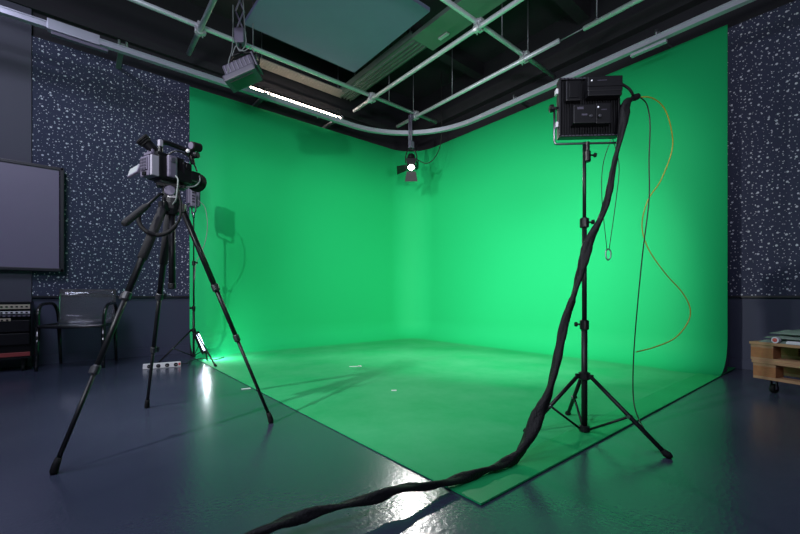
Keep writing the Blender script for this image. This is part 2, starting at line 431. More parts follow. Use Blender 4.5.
a, b = G(146, 369), G(178, 366.5)
d = (b - a).normalized(); R = axes(d); c = (a + b) / 2
t = thing('power_strip', 'white four-socket power strip lying on the floor behind the tripod', 'power strip', c)
ln = .345
part('housing', MB().box(c + UP * .027, (ln, .05, .052), R, bev=.006), M_white, t)
for k in range(4):
    p = c + d * (-.115 + k * .08) + UP * .027 - R.col[1] * .0255
    s_ = part('socket', MB().lathe(p + R.col[1] * .003, -R.col[1], [(0, .020), (.004, .020), (.005, .017)], 18), M_blk2, t)
    part('plug_hole', MB().box(p - R.col[1] * .003 + d * .006, (.004, .004, .004), R).box(p - R.col[1] * .003 - d * .006, (.004, .004, .004), R), M_white, s_)
part('switch', MB().box(c + d * .158 + UP * .030 - R.col[1] * .026, (.018, .006, .026), R, bev=.001), M_red, t)
sc_ = [c + d * .17 + UP * .027, c + d * .24 + UP * .02 + R.col[1] * .05, G(190, 361, .012), G(203, 358.5, .012), G(215, 359.5, .015), G(224, 357, .015)]
single('power_cable', MB().tube(spline(sc_, 8), .005, 8), M_wire, 'thin black cord running from the white power strip along the floor', 'cord')
single('hanging_wire', MB().tube(spline([W(174, 304, 5.17), W(172, 325, 5.17), W(173, 343, 5.17), W(171, 349, 5.16)], 6), .005, 8), M_wire, 'thin black cord hanging down the wall below the dotted felt', 'cord')

# ------------------------------------------------------------------ tripod and video camera
APEX = W(172, 206, 2.2)
feet = [G(54, 474), G(147, 408), G(271, 423)]
tp = thing('tripod', 'tall black tripod with three spread legs carrying the video camera', 'tripod', Vector((APEX.x, APEX.y, 0)))
bowl = MB().lathe(APEX + UP * -.05, UP, [(0, .030), (.03, .046), (.06, .052), (.085, .050), (.09, .036), (.105, .036)], 20)
for f in feet:
    dd = (f - APEX); dd.z = 0; dd.normalize()
    bowl.box(APEX + dd * .045 + UP * -.012, (.05, .045, .05), axes(dd), bev=.006)
part('bowl', bowl, M_black, tp)
part('bowl_ring', MB().lathe(APEX + UP * .038, UP, [(0, .037), (.002, .041), (.014, .041), (.016, .037)], 20), M_white, tp, 'pale ring above the tripod bowl')
part('center_column', MB().cyl(APEX + UP * -.03, Vector((APEX.x, APEX.y, .82)), .017).lathe(Vector((APEX.x, APEX.y, .795)), UP, [(0, .014), (.006, .02), (.03, .02), (.034, .016)]), M_black, tp)
for i, f in enumerate(feet):
    dd = Vector((f.x - APEX.x, f.y - APEX.y, 0)).normalized()
    top = APEX + dd * .055 + UP * -.02
    ft = f + UP * .02
    L_ = lambda k: lerp(top, ft, k)
    side = (ft - top).normalized().cross(UP).normalized()
    up_t, mid_t = (.40, .68) if i != 2 else (.36, .60)
    leg = MB()
    leg.cyl(L_(0), L_(up_t), .0165, .0155).cyl(L_(up_t - .02), L_(mid_t), .0125).cyl(L_(mid_t - .02), L_(.985), .0095)
    lo = part('leg', leg, M_black if i else M_black, tp)
    if i < 2: part('foam_grip', MB().cyl(L_(.01), L_(.24), .0225), M_grip, lo, 'dark foam sleeve on the upper leg')
    else:
        part('leg_rail', MB().cyl(L_(.02) + side * .016, L_(up_t) + side * .016, .008).cyl(L_(.02) - side * .016, L_(up_t) - side * .016, .008), M_black, lo)
    for tt, rr in ((up_t, .021), (mid_t, .0175)):
        ax = (ft - top).normalized()
        part('leg_lock', MB().lathe(L_(tt) - ax * .022, ax, [(0, rr * .8), (.005, rr), (.038, rr), (.043, rr * .8)], 16).box(L_(tt) + side * rr * 1.25, (.022, .012, .034), axes(side, ax), bev=.003), M_dgrey, lo, 'grey clamp collar on the leg')
    part('foot', MB().tube([L_(.965), L_(.985), f + UP * .012, f], [.012, .0145, .016, .013], 14), M_rub, lo)
# fluid head
HD = W(171, 196.5, 2.2)
hd = MB().lathe(APEX + UP * .055, UP, [(0, .034), (.02, .038), (.03, .032)], 18)
hd.box(HD + UP * .012, (.085, .075, .080), axes(RIGHT * .85 + FWD * .5), bev=.012)
hd.box(HD + UP * .058, (.14, .06, .022), axes(RIGHT * .85 + FWD * .5), bev=.005)
hdo = part('fluid_head', hd, M_black, tp)
part('head_dial', MB().lathe(HD + UP * .022 - FWD * .03 + RIGHT * .012, RIGHT * .5 - FWD * .85, [(0, .028), (.02, .028), (.024, .024)], 18), M_mauve, hdo, 'grey drag dial on the head')
hp = [HD + UP * .01 - RIGHT * .02, W(160, 194, 2.13), W(143, 209, 2.02), W(124, 224, 1.92)]
pan = part('pan_handle', MB().tube([hp[0], hp[1], hp[2]], .0075, 10), M_black, tp)
part('handle_grip', MB().tube([W(147, 205.5, 2.05), W(145, 207, 2.035), W(125.5, 222.8, 1.93), W(123.5, 224.5, 1.92)], [.011, .0165, .0175, .012], 14), M_grip, pan, 'fat foam grip on the pan handle end')
# carrying strap loop hung below the head
st = [W(178, 190, 2.16), W(181, 205, 2.12), W(179, 220, 2.08), W(170, 231, 2.06), W(158, 235, 2.05), W(146, 231, 2.05), W(139, 222, 2.06), W(140, 213, 2.08), W(150, 205, 2.08)]
single('camera_cable', MB().tube(spline(st, 10), [(.006 if k < 14 else .011 if 24 < k < 70 else .007) for k in range(81)], 10), M_rub,
       'thick black cable looping under the tripod head', 'cable')

FD = (RIGHT * .48 + FWD * .877).normalized()
cam_base = HD + UP * .070 - RIGHT * .006
R = axes(FD)
vc = lthing('video_camera', 'black professional video camera mounted on the tall tripod', 'video camera', cam_base, R)
# local: +x lens direction, -x faces back towards the viewer, y to the camera's own left, z up
part('mounting_plate', MB().box((.01, 0, -.001), (.16, .06, .014), bev=.002), M_alu, vc)
mb = MB().box((.0, 0, .070), (.19, .120, .125), bev=.012).box((-.02, .0, .137), (.15, .095, .028), bev=.008)
mb.box((.03, -.066, .040), (.11, .02, .06), bev=.006)
part('body', mb, M_blk2, vc)
bt = part('battery', MB().box((-.112, .004, .064), (.045, .085, .108), bev=.006).box((-.137, .004, .074), (.008, .062, .068), bev=.003), M_mauve, vc, 'grey mauve battery block at the rear')
kn = MB()
for k in range(4):
    for j in range(4): kn.box((-.142, .004 - .022 + k * .0146, .049 + j * .016), (.004, .009, .010))
part('buttons', kn, M_mauved, bt)
part('battery_latch', MB().box((-.137, .0, .022), (.012, .030, .020), bev=.003), M_blk2, bt)
part('side_bar', MB().box((-.112, -.051, .064), (.040, .016, .108), bev=.004), M_lgrey, vc, 'pale grey upright bar beside the battery')
gp = part('grip_panel', MB().box((-.030, -.070, .078), (.050, .026, .120), bev=.010), M_mauve, vc, 'pale grey side hand grip')
part('grip_dial', MB().lathe((-.034, -.082, .112), (0, -1, 0), [(0, .015), (.006, .015), (.008, .011)]), M_mauved, gp)
part('side_bracket', MB().box((.055, -.070, .085), (.05, .018, .07), bev=.006).cyl((.055, -.078, .10), (.055, -.090, .10), .014), M_blk2, vc)
# flip-out screen beside the rear
Rs = Matrix.Rotation(math.radians(24), 3, 'Y') @ Matrix.Rotation(math.radians(-16), 3, 'X')
fo = part('flip_screen', MB().box((-.125, .118, .056), (.014, .086, .062), Rs, bev=.004), M_mauve, vc)
part('display', MB().box(Vector((-.125, .118, .056)) + Rs @ Vector((-.0075, 0, 0)), (.003, .072, .048), Rs), M_lcd, fo, 'small lit display')
part('screen_arm', MB().tube([(-.075, .05, .07), (-.10, .085, .068)], .009, 8), M_blk2, vc)
# viewfinder pointing up and back
vf0, vf1 = Vector((-.060, .02, .160)), Vector((-.135, .040, .222))
vd = (vf0 - vf1).normalized()
vo = part('viewfinder', MB().lathe(vf1 + vd * .03, vd, [(0, .027), (.04, .026), (.06, .020), (.1, .018)], 18).box(vf0 + Vector((.005, 0, -.008)), (.04, .04, .05), bev=.006), M_blk2, vc)
part('eyecup', MB().lathe(vf1, vd, [(0, .022), (.003, .035), (.010, .037), (.013, .033), (.018, .036), (.024, .032), (.030, .035), (.036, .029)], 20), M_rub, vo)
cr = MB().box((-.085, .02, .142), (.05, .07, .012))
for k in range(4): cr.box((-.100 + (k % 2) * .012, -.012 + k * .020, .153), (.012, .010, .018 + .005 * (k % 2)), bev=.002)
part('top_controls', cr, M_mauve, vc)
ho = part('top_handle', MB().tube(spline([(-.060, -.01, .150), (-.055, -.01, .205), (-.025, -.012, .222), (.06, -.016, .218), (.105, -.018, .208), (.125, -.02, .145)], 6), [.013] * 31, 10), M_blk2, vc)
part('handle_post', MB().box((-.062, -.016, .206), (.020, .022, .036), bev=.004), M_lgrey, ho, 'pale grip at the handle rear')
mo = part('microphone_holder', MB().box((.100, -.030, .206), (.035, .055, .03), bev=.006).lathe((.110, -.060, .188), (.3, -1, 0), [(-.012, .018), (.02, .018), (.022, .014)], 16), M_blk2, vc)
part('microphone', MB().lathe((.085, -.060, .236), (.75, .1, .1), [(0, .015), (.004, .024), (.03, .025), (.06, .025), (.065, .018)], 18), M_rub, mo)
part('microphone_ring', MB().lathe((.0835, -.0605, .2358), (.75, .1, .1), [(0, .012), (.0005, .019), (.003, .019), (.0032, .012)], 18), M_mauve, mo)
part('clamp_knob', MB().ball((.070, -.056, .200), .011), M_white, mo)
LD = Vector((1, .46, -.10)).normalized(); LB = Vector((.065, -.012, .078))
lo = part('lens', MB().lathe(LB, LD, [(0, .036), (.02, .040), (.03, .040), (.034, .037), (.06, .039), (.065, .045), (.085, .045), (.09, .042), (.10, .047), (.115, .050)], 24), M_blk2, vc)
part('lens_hood', MB().lathe(LB + LD * .108, LD, [(0, .048), (.004, .054), (.040, .058), (.044, .058), (.042, .051), (.02, .042)], 24), M_rub, lo)
part('front_glass', MB().lathe(LB + LD * .122, LD, [(0, .042), (.003, .039), (.008, .026), (.011, .002)], 20), M_lens, lo)
part('lens_motor', MB().box((.105, -.066, .060), (.060, .035, .055), bev=.010), M_blk2, lo)
cab = spline([(-.02, -.086, .03), (-.015, -.10, .005), (-.02, -.10, -.05), (-.02, -.09, -.10), (-.015, -.05, -.125)], 8)
part('cable', MB().tube(cab, .004, 8), M_gwire, vc, 'pale cable hanging from the body')
part('cable', MB().tube(spline([(-.04, -.05, .145), (-.01, -.075, .170), (.05, -.085, .160), (.09, -.085, .12), (.11, -.08, .09)], 8), .004, 8), M_wire, vc)
part('cable', MB().tube(spline([(.12, -.086, .065), (.115, -.098, .035), (.09, -.095, .0), (.06, -.06, -.012)], 8), .0035, 8), M_gwire, vc, 'pale thin lens cable')

# ------------------------------------------------------------------ light stand with lamp at the left edge of the green screen
def light_stand(label, group, base, hub_z, top_z, feet, collars, foot_col, r=.016, low_z=.03, brace_t=.55):
    t = thing('light_stand', label, 'light stand', base, group)
    b = Vector(base)
    zs = [low_z] + collars + [top_z]
    po = MB()
    for k in range(len(zs) - 1):
        po.cyl(b + UP * zs[k], b + UP * zs[k + 1], r * (1 - .2 * k) * .9)
    part('pole', po, M_black, t)
    for k, z in enumerate(collars):
        side = (-FWD * .3 + RIGHT).normalized() * (1 if k else -1)
        c = part('collar', MB().lathe(b + UP * (z - .03), UP, [(0, r), (.004, r * 1.35), (.05, r * 1.35), (.055, r)], 16), M_blk2, t)
        part('collar_knob', MB().cyl(b + UP * z, b + UP * z + side * .035, .005).lathe(b + UP * z + side * .033, side, [(0, .008), (.003, .013), (.016, .013), (.018, .010)], 10), M_blk2, c)
    part('hub', MB().lathe(b + UP * (hub_z - .03), UP, [(0, r * 1.2), (.006, r * 1.7), (.04, r * 1.7), (.045, r * 1.1)], 16), M_black, t)
    part('base_collar', MB().lathe(b + UP * low_z, UP, [(0, r * 1.1), (.004, r * 1.6), (.03, r * 1.6), (.034, r * 1.1)], 16), M_black, t)
    for f in feet:
        f = Vector(f); dd = Vector((f.x - b.x, f.y - b.y, 0)).normalized()
        p0 = b + dd * r * 1.9 + UP * (hub_z - .005); p1 = f + UP * .014
        sd = dd.cross(UP)
        lg = part('leg', MB().cyl(p0, p1, r * .62), M_black, t)
        part('foot', MB().tube([lerp(p0, p1, .95), lerp(p0, p1, .985), f + UP * .014 + dd * .008, f + UP * .008 + dd * .02], [r * .7, r * .95, r * .95, r * .5], 10), M_rub, lg)
        part('hinge', MB().box(b + dd * r * 1.9 + UP * (hub_z - .008), (.03, .018, .026), axes(dd), bev=.003), M_blk2, lg)
        q = lerp(p0, p1, brace_t)
        part('brace', MB().cyl(b + dd * r * 1.5 + UP * (low_z + .017), q, r * .36), M_black, t)
        part('brace_bolt', MB().cyl(q - sd * r * .9, q + sd * r * .9, r * .5), M_alu, lg)
    return t

b1 = CF(-2.415, 4.56, 0)
light_stand('slim black light stand at the open edge of the green screen behind the tripod', 'light stands', b1, .37, 1.70,
            [G(157, 365.5), G(215.5, 367), CF(-2.52, 5.0, 0)], [.62, 1.15], M_rub, r=.014, low_z=.05)
hl = b1 + UP * 1.70
lp = lthing('studio_light', 'grey mauve lamp head turned edge-on atop the slim light stand', 'studio light', hl, axes(RIGHT * .75 + FWD * .66))
part('housing', MB().box((.0, 0, .25), (.10, .13, .30), bev=.015).box((-.055, 0, .25), (.03, .10, .24), bev=.008), M_mauve, lp)
part('front_lens', MB().box((.054, 0, .25), (.008, .11, .27), bev=.002), M_lens, lp)
vn = MB()
for k in range(6): vn.box((-.01, -.066, .15 + k * .035), (.045, .006, .014))
part('vents', vn, M_blk2, lp)
part('yoke', MB().tube([(0, -.085, .22), (0, -.085, .05), (0, -.07, .035), (0, .07, .035), (0, .085, .05), (0, .085, .22)], .008, 8).cyl((0, -.098, .22), (0, -.06, .22), .016).cyl((0, .06, .22), (0, .098, .22), .016), M_mauved, lp)
part('spigot', MB().cyl((0, 0, -.02), (0, 0, .045), .014), M_alu, lp)
single('lamp_cable', MB().tube(spline([hl + UP * .17 + RIGHT * .08 - FWD * .05, hl + UP * .10 + RIGHT * .13, hl + RIGHT * .16 + UP * -.1, hl + RIGHT * .13 + UP * -.32, hl + RIGHT * .04 - FWD * .02 + UP * -.55, hl + RIGHT * .02 - FWD * .02 + UP * -.75], 8), .004, 8), M_gwire,
       'thin pale cable dangling beside the slim light stand', 'cable')

# short tube lamp leaning in the slim stand's legs, shining along the green floor
p0, p1 = W(197.5, 333.5, 4.58), W(205.5, 351.5, 4.56)
ax = (p1 - p0).normalized(); fc = (RIGHT * .55 + FWD * .55).normalized(); fc = (fc - ax * fc.dot(ax)).normalized()
t = thing('tube_lamp', 'short bright tube lamp leaning inside the slim stand legs', 'lamp', Vector((p1.x, p1.y, 0)))
Rt = Matrix((ax, fc.cross(ax) * -1, fc)).transposed()
mid = (p0 + p1) / 2; ln = (p1 - p0).length
part('housing', MB().box(mid - fc * .035, (ln + .04, .045, .016), Rt, bev=.006), M_blk2, t)
part('bright_tube', MB().tube([p0, lerp(p0, p1, .05), lerp(p0, p1, .95), p1], [.012, .017, .017, .012], 14), M_ftube, t)
part('end_cap', MB().cyl(p0 - ax * .02, p0 + ax * .012, .024), M_blk2, t)
part('end_cap', MB().cyl(p1 - ax * .012, p1 + ax * .02, .024), M_blk2, t)
part('rest_foot', MB().tube([p1 + ax * .015, Vector((p1.x, p1.y, 0)) + RIGHT * .02 + UP * .006], .008, 8), M_blk2, t)
light('tube_lamp_light', 'AREA', mid + fc * .05 - UP * .02, 9, (.86, .95, 1), target=G(300, 356), shape='RECTANGLE', size=.05, size_y=.22)

# ------------------------------------------------------------------ foreground light stand with LED panel
b2 = CF(1.013, 2.14, 0)
light_stand('sturdy black light stand carrying the square LED panel', 'light stands', b2, .325, 1.60,
            [G(667, 458), CF(.70, 2.14, 0), G(568, 416)], [.60, 1.16], M_rub, r=.0175, low_z=.012)
pb = b2 + UP * 1.575 + RIGHT * .014
YF = (FWD * .99 + RIGHT * .06).normalized()                    # the way the panel shines
Rp = Matrix((FWD.cross(UP) * 0 + YF.cross(UP), YF, UP)).transposed()
Rp = Rp @ Matrix.Diagonal((.95, 1, .95))
ld = lthing('led_panel', 'square black LED panel light seen from behind on the sturdy stand', 'studio light', pb, Rp)
zc = .215
mb = MB().box((0, .0, zc), (.335, .035, .335), bev=.006)
for s in (-1, 1):
    mb.box((s * .163, -.022, zc), (.012, .03, .335), bev=.003).box((0, -.022, zc + s * .163), (.335, .03, .012), bev=.003)
part('housing', mb, M_black, ld)
part('emitter', MB().box((0, .0195, zc), (.31, .004, .31)), M_led, ld, 'bright face of the panel')
fn = MB()
for k in range(22): 
    x = -.150 + k * .0143
    fn.box((x, -.024, zc), (.003, .016, .30))
part('heat_sink', fn, M_blk2, ld)
for s in (-1, 1):
    vt = MB()
    for k in range(16): vt.box((-.15 + k * .02, -.0365, zc + s * .163), (.012, .003, .005))
    part('edge_vents', vt, M_mauved, ld)
part('junction_box', MB().box((-.098, -.040, zc + .082), (.085, .04, .115), bev=.006).box((-.098, -.062, zc + .082), (.05, .006, .08), bev=.002), M_blk2, ld)
dr = part('driver_box', MB().box((.062, -.052, zc + .102), (.190, .07, .085), bev=.006).box((.062, -.088, zc + .088), (.186, .006, .006)).box((.062, -.060, zc + .050), (.185, .05, .03), bev=.006), M_black, ld)
part('indicator', MB().cyl((-.012, -.086, zc + .118), (-.012, -.091, zc + .118), .0035), M_led_dot, dr)
part('rating_plate', MB().box((.045, -.088, zc + .118), (.05, .002, .004)), M_mauved, dr)
bt = part('control_box', MB().box((-.045, -.050, zc - .060), (.125, .06, .105), bev=.006).box((.060, -.046, zc - .055), (.085, .05, .115), bev=.006), M_black, ld)
part('display', MB().box((-.070, -.081, zc - .030), (.034, .003, .014)), M_mauved, bt)
for (x, z) in ((-.012, -.075), (.035, -.075)): part('knob', MB().lathe((x, -.074, zc + z), (0, -1, 0), [(0, .010), (.010, .009), (.012, .007)], 14), M_alu, bt, 'small grey knob')
part('status_lamp', MB().cyl((.030, -.070, zc - .022), (.030, -.075, zc - .022), .004), M_led_dot, bt)
part('label_plate', MB().box((-.048, -.081, zc - .066), (.03, .002, .010)).box((.062, -.0715, zc - .036), (.03, .002, .004)), M_mauved, bt)
yo = part('yoke', MB().tube([(-.186, -.005, zc + .02), (-.186, -.005, .035), (-.183, -.005, .022), (-.170, -.005, .018), (.170, -.005, .018), (.183, -.005, .022), (.186, -.005, .035), (.186, -.005, zc + .02)], .0065, 8), M_alu, ld)
for s in (-1, 1):
    part('pivot_knob', MB().cyl((s * .165, -.005, zc + .01), (s * .192, -.005, zc + .01), .008).lathe((s * .190, -.005, zc + .01), (s, 0, 0), [(0, .012), (.004, .022), (.020, .022), (.024, .016)], 12), M_blk2, yo)
for z in (.10, -.09): part('clip', MB().box((-.176, -.01, zc + z), (.012, .03, .03), bev=.002), M_white, ld, 'pale clip on the panel side')
part('spigot', MB().lathe((0, -.005, -.09), (0, 0, 1), [(0, .014), (.005, .019), (.06, .019), (.065, .013), (.115, .013)], 14).cyl((0, -.005, -.05), (.04, -.005, -.05), .005).lathe((.035, -.005, -.05), (1, 0, 0), [(0, .008), (.004, .013), (.014, .013)], 10), M_blk2, ld)
light('led_panel_light', 'AREA', pb + UP * zc + YF * .04, 54, (1, .97, .98), target=W(488, 308, 5.9), shape='SQUARE', size=.3, spread=math.radians(88))

# cable bundle from the panel down to the floor and out of view
pts = [W(634, 97, 2.10), W(626, 106, 2.05), W(622, 130, 2.02), W(613, 170, 2.01), W(605, 208, 2.0), W(588, 245, 1.99), W(577, 285, 1.97), W(563, 330, 1.93), W(551, 385, 1.86), W(536, 420, 1.80),
       W(520, 452, 1.74), W(503, 468, 1.68), W(480, 478, 1.60), W(455, 483, 1.53), W(430, 486, 1.46), W(404, 488, 1.40), W(380, 496, 1.345), W(345, 505, 1.28), W(310, 514, 1.23), W(275, 526, 1.17), W(235, 545, 1.10), W(190, 572, 1.04)]
pts = [Vector((p.x, p.y, max(p.z, .030))) for p in pts]
sp_ = spline(pts, 14); n = len(sp_)
def bundle_shape(i, a):
    tw = i * .12
    return 1 + .26 * math.cos(2 * (a - tw)) + .10 * math.cos(3 * (a + tw * .6) + 1)
rs = []
for i in range(n):
    u = i / (n - 1)
    rs.append((.013 if u < .03 else .0165 + .004 * math.sin(i * .11) + .003 * noise.noise((i * .3, 0, 0)) + (.0045 if .30 < u < .55 else 0)) * (.55 if u > .62 else 1) if u < .56 else .0150 + .0025 * math.sin(i * .15) + .0015 * noise.noise((i * .4, 2, 0)))
cb = MB().tube(sp_, rs, 16, shape=bundle_shape)
cbo = single('cable_bundle', cb, M_sleeve, 'fat black sleeved cable bundle draped from the LED panel to the floor', 'cable')
for k in (3,):
    part('connector', MB().lathe(W(639, 96, 2.11), W(630, 99, 2.08) - W(639, 96, 2.11), [(0, .008), (.01, .016), (.04, .018), (.055, .014)], 12), M_rub, cbo)
part('plug_lead', MB().tube(spline([pb + RIGHT * .15 + UP * (zc + .11) - FWD * .05, W(628, 88, 2.06), W(632, 93, 2.06), W(633, 97, 2.08)], 6), .007, 8), M_rub, cbo)

yl = [(638, 97, 2.11), (652, 98, 2.14), (664, 108, 2.2), (671, 128, 2.25), (672, 150, 2.3), (661, 180, 2.3), (648, 200, 2.3), (642, 225, 2.3), (648, 248, 2.3), (665, 273, 2.3), (682, 292, 2.3), (690, 308, 2.3), (688, 322, 2.3), (675, 338, 2.28), (655, 347, 2.25), (636, 352, 2.22)]
single('yellow_cable', MB().tube(spline([W(*p) for p in yl], 8), .0032, 8), M_yel, 'wavy yellow cable looping down beside the sturdy light stand', 'cable')
bl = [(640, 97, 2.10), (647, 105, 2.13), (650, 125, 2.16), (649, 160, 2.18), (649, 200, 2.2), (643, 250, 2.2), (638, 300, 2.2), (634, 350, 2.2), (633, 390, 2.2), (636, 412, 2.15), (646, 432, 2.0), (658, 445, 1.93), (663, 449, 1.90)]
single('black_cable', MB().tube(spline([W(*p) for p in bl], 8), .0034, 8), M_wire, 'thin straight black cable hanging beside the wavy yellow cable', 'cable')
t = thing('safety_cord', 'thin looped safety cord with a carabiner hanging from the LED panel', 'cord', W(608, 250, 2.16))
part('cord_line', MB().tube(spline([W(612, 136, 2.16), W(603, 165, 2.17), W(602, 200, 2.17), W(607, 250, 2.17)], 8), .0022, 6).tube(spline([W(612, 136, 2.16), W(619, 165, 2.17), W(616, 200, 2.17), W(609, 250, 2.17)], 8), .0022, 6), M_wire, t)
cl = [W(608, 249, 2.17), W(610.5, 251, 2.17), W(610.5, 257, 2.17), W(608, 260, 2.17), W(606, 257, 2.17), W(606, 251, 2.17), W(608, 249, 2.17)]
part('carabiner', MB().tube(spline(cl, 5), .0038, 8), M_alu, t)

# ------------------------------------------------------------------ pallets
c0 = CF(2.81, 3.10, 0)
dl = (RIGHT * .33 - FWD * .944).normalized()                    # along the visible long side, towards the viewer
dw = (RIGHT * .944 + FWD * .33).normalized()                    # away, under the dotted wall
Rl = Matrix((dl, dw, UP)).transposed()
PL, PW = 1.2, .8
def pallet(label, z, casters):
    t = lthing('pallet', label, 'pallet', c0 + UP * z + dl * (0 if casters else -.016), Rl @ rotz(0 if casters else .012), 'stacked wooden pallets')
    for y, w in ((.05, .10), (PW / 2, .145), (PW - .05, .10)):
        part('bottom_board', MB().box((PL / 2, y, .011), (PL, w, .022), bev=.002), M_wood, t)
        for x in (.0725, PL / 2, PL - .0725):
            part('block', MB().box((x, y, .022 + .039), (.145, w, .078), bev=.003), M_wood2, t)
    for x in (.0725, PL / 2, PL - .0725):
        part('stringer_board', MB().box((x, PW / 2, .111), (.145, PW, .022), bev=.002), M_wood, t)
    for y, w in ((.0725, .145), (.24, .10), (.40, .145), (.56, .10), (PW - .0725, .145)):
        part('deck_board', MB().box((PL / 2, y - (.008 if y < .1 else 0), .133), (PL + .012, w, .022), bev=.003), M_wood, t)
    if casters:
        for x in (.09, PL - .09):
            for y in (.09, PW - .09):
                k = part('caster', MB().box((x, y, -.006), (.07, .06, .012)).box((x - .018, y, -.042), (.005, .022, .070)).box((x + .018, y, -.042), (.005, .022, .070)), M_mauved, t)
                part('wheel', MB().cyl((x - .014, y, -.074), (x + .014, y, -.074), .036, seg=20), M_rub, k)
pallet('lower wooden pallet on small black casters beneath another pallet', .110, True)
pallet('upper wooden pallet under the folded grey blanket', .254, False)

def blanket():
    t = lthing('blanket', 'folded grey green blanket lying on the upper pallet', 'blanket', c0 + UP * .398, Rl)
    for layer, (z0, ins) in enumerate(((.002, .0), (.034, .015), (.068, .035))):
        mb = MB(); nx, ny = 46, 34; g = []
        for i in range(nx + 1):
            row = []
            for j in range(ny + 1):
                u, v = i / nx, j / ny
                x = .03 + ins + u * (1.12 - 2 * ins); y = .02 + ins + v * (.72 - 2 * ins)
                e = min(u, 1 - u, v * .7, (1 - v) * .7) * 14
                h = .038 * (1 - math.exp(-e)) + .022 * noise.noise((x * 9, y * 9, layer * 5)) * min(1, e) + .006 * abs(math.sin(x * 30)) * min(1, e)
                row.append(mb.bm.verts.new((x + .012 * noise.noise((y * 12, layer, 1)), y + .012 * noise.noise((x * 12, layer, 4)), z0 + max(0, h))))
            g.append(row)
        for i in range(nx):
            for j in range(ny):
                f = mb.bm.faces.new((g[i][j], g[i + 1][j], g[i + 1][j + 1], g[i][j + 1])); f.smooth = True
        ed = [g[i][0] for i in range(nx + 1)] + [g[nx][j] for j in range(1, ny + 1)] + [g[i][ny] for i in range(nx - 1, -1, -1)] + [g[0][j] for j in range(ny - 1, 0, -1)]
        lowv = [mb.bm.verts.new((v.co.x, v.co.y, z0 if layer else 0.0)) for v in ed]
        for k in range(len(ed)): mb.bm.faces.new((ed[k], lowv[k], lowv[(k + 1) % len(ed)], ed[(k + 1) % len(ed)]))
        mb.bm.faces.new(lowv)
        part('fold', mb, M_cloth, t)
blanket()
Z3 = c0 + UP * .398
def pl(x, y, z): return Z3 + dl * x + dw * y + UP * z
t = lthing('tape_roll', 'small red and white tape roll on the pallet front edge', 'tape roll', pl(.14, .012, .0), Rl)
part('roll', MB().lathe((0, -.012, .024), (0, 1, 0), [(0, .012), (0.0005, .024), (.03, .024), (.0305, .012)], 22), M_paper, t)
part('red_core', MB().lathe((0, -.0135, .024), (0, 1, 0), [(0, .003), (.0005, .015), (.032, .015), (.0325, .003)], 20), M_red, t, 'red core')
single('folded_paper', MB().box(pl(.30, .012, .010), (.18, .04, .018), Rl, bev=.003).box(pl(.29, .014, .021), (.15, .03, .006), Rl @ rotz(.08), bev=.001), M_paper, 'crumpled white paper on the pallet edge next to the tape roll', 'paper')
single('paper_packet', MB().box(pl(.49, .012, .019), (.13, .05, .036), Rl @ rotz(-.04), bev=.006), M_paper, 'pale paper packet farther along the pallet edge from the tape roll', 'paper')

# ------------------------------------------------------------------ overhead pipe grid
ZG = 3.80
PR = .027
def pipe(label, p, q):
    d = (Vector(q) - Vector(p)).normalized()
    return single('ceiling_pipe', MB().cyl(p, q, PR, seg=18).cyl(Vector(p) - d * .004, Vector(p), PR * .8).cyl(q, Vector(q) + d * .004, PR * .8), M_pipe, label, 'pipe', 'overhead pipes')
YA, YE, XB, XC, XD = 3.93, 1.89, -.05, 2.32, 3.22
DZ = PR * 2 + .002
pipe('long overhead pipe running just below the teal ceiling panel edge toward the corner', (XMIN + .3, YA, ZG), (3.72, YA, ZG))
pipe('green-tinted overhead pipe crossing above the square LED panel', (.6, YE, ZG), (3.98, YE, ZG))
pipe('short-ended overhead pipe just beside the hanging lamp with cables', (XB, -.5, ZG - DZ), (XB, 4.46, ZG - DZ))
pipe('overhead pipe whose cut end stops below the ribbed cable tray', (XC, -1.0, ZG - DZ), (XC, 4.40, ZG - DZ))
pipe('overhead pipe meeting at the clamp above the lit spotlight', (XD, 1.42, ZG - DZ), (XD, 4.40, ZG - DZ))
pipe('overhead pipe continuing past the thin joining rod by the curtain track', (XD + .02, -2.6, ZG - DZ), (XD + .02, 1.14, ZG - DZ))
single('joining_rod', MB().cyl((XD + .01, 1.12, ZG - DZ), (XD + .01, 1.45, ZG - DZ), .008), M_rod, 'thin rod joining two overhead pipe ends near the wall', 'rod')

def clamp(label, x, y):
    c = Vector((x, y, ZG - DZ / 2))
    t = thing('pipe_clamp', label, 'clamp', c, 'pipe clamps')
    for ax, z in (((1, 0, 0), ZG), ((0, 1, 0), ZG - DZ)):
        ax = Vector(ax); p = Vector((x, y, z))
        part('jaw', MB().lathe(p - ax * .025, ax, [(0, .032), (.002, .042), (.062, .042), (.064, .032)], 18).box(p + ax.cross(UP) * .052, (.06, .034, .04), axes(ax), bev=.004), M_chrome, t)
    part('bolt', MB().cyl(c + Vector((.045, .045, -.06)), c + Vector((.045, .045, .05)), .007).lathe(c + Vector((.045, .045, .03)), UP, [(0, .014), (.014, .014)], 6).cyl(c + Vector((-.045, -.03, -.075)), c + Vector((-.045, -.03, .0)), .007), M_chrome, t)
clamp('clamp at the pipe crossing next to the hanging lamp with cables', XB, YA)
clamp('clamp on the pipe just before its cut end', XC, YA)
clamp('clamp at the pipe crossing right above the lit spotlight', XD, YA)
clamp('clamp on the green-tinted pipe by the dark green cable tray', XC, YE)
clamp('clamp on the green-tinted pipe nearest the LED panel', XD, YE)

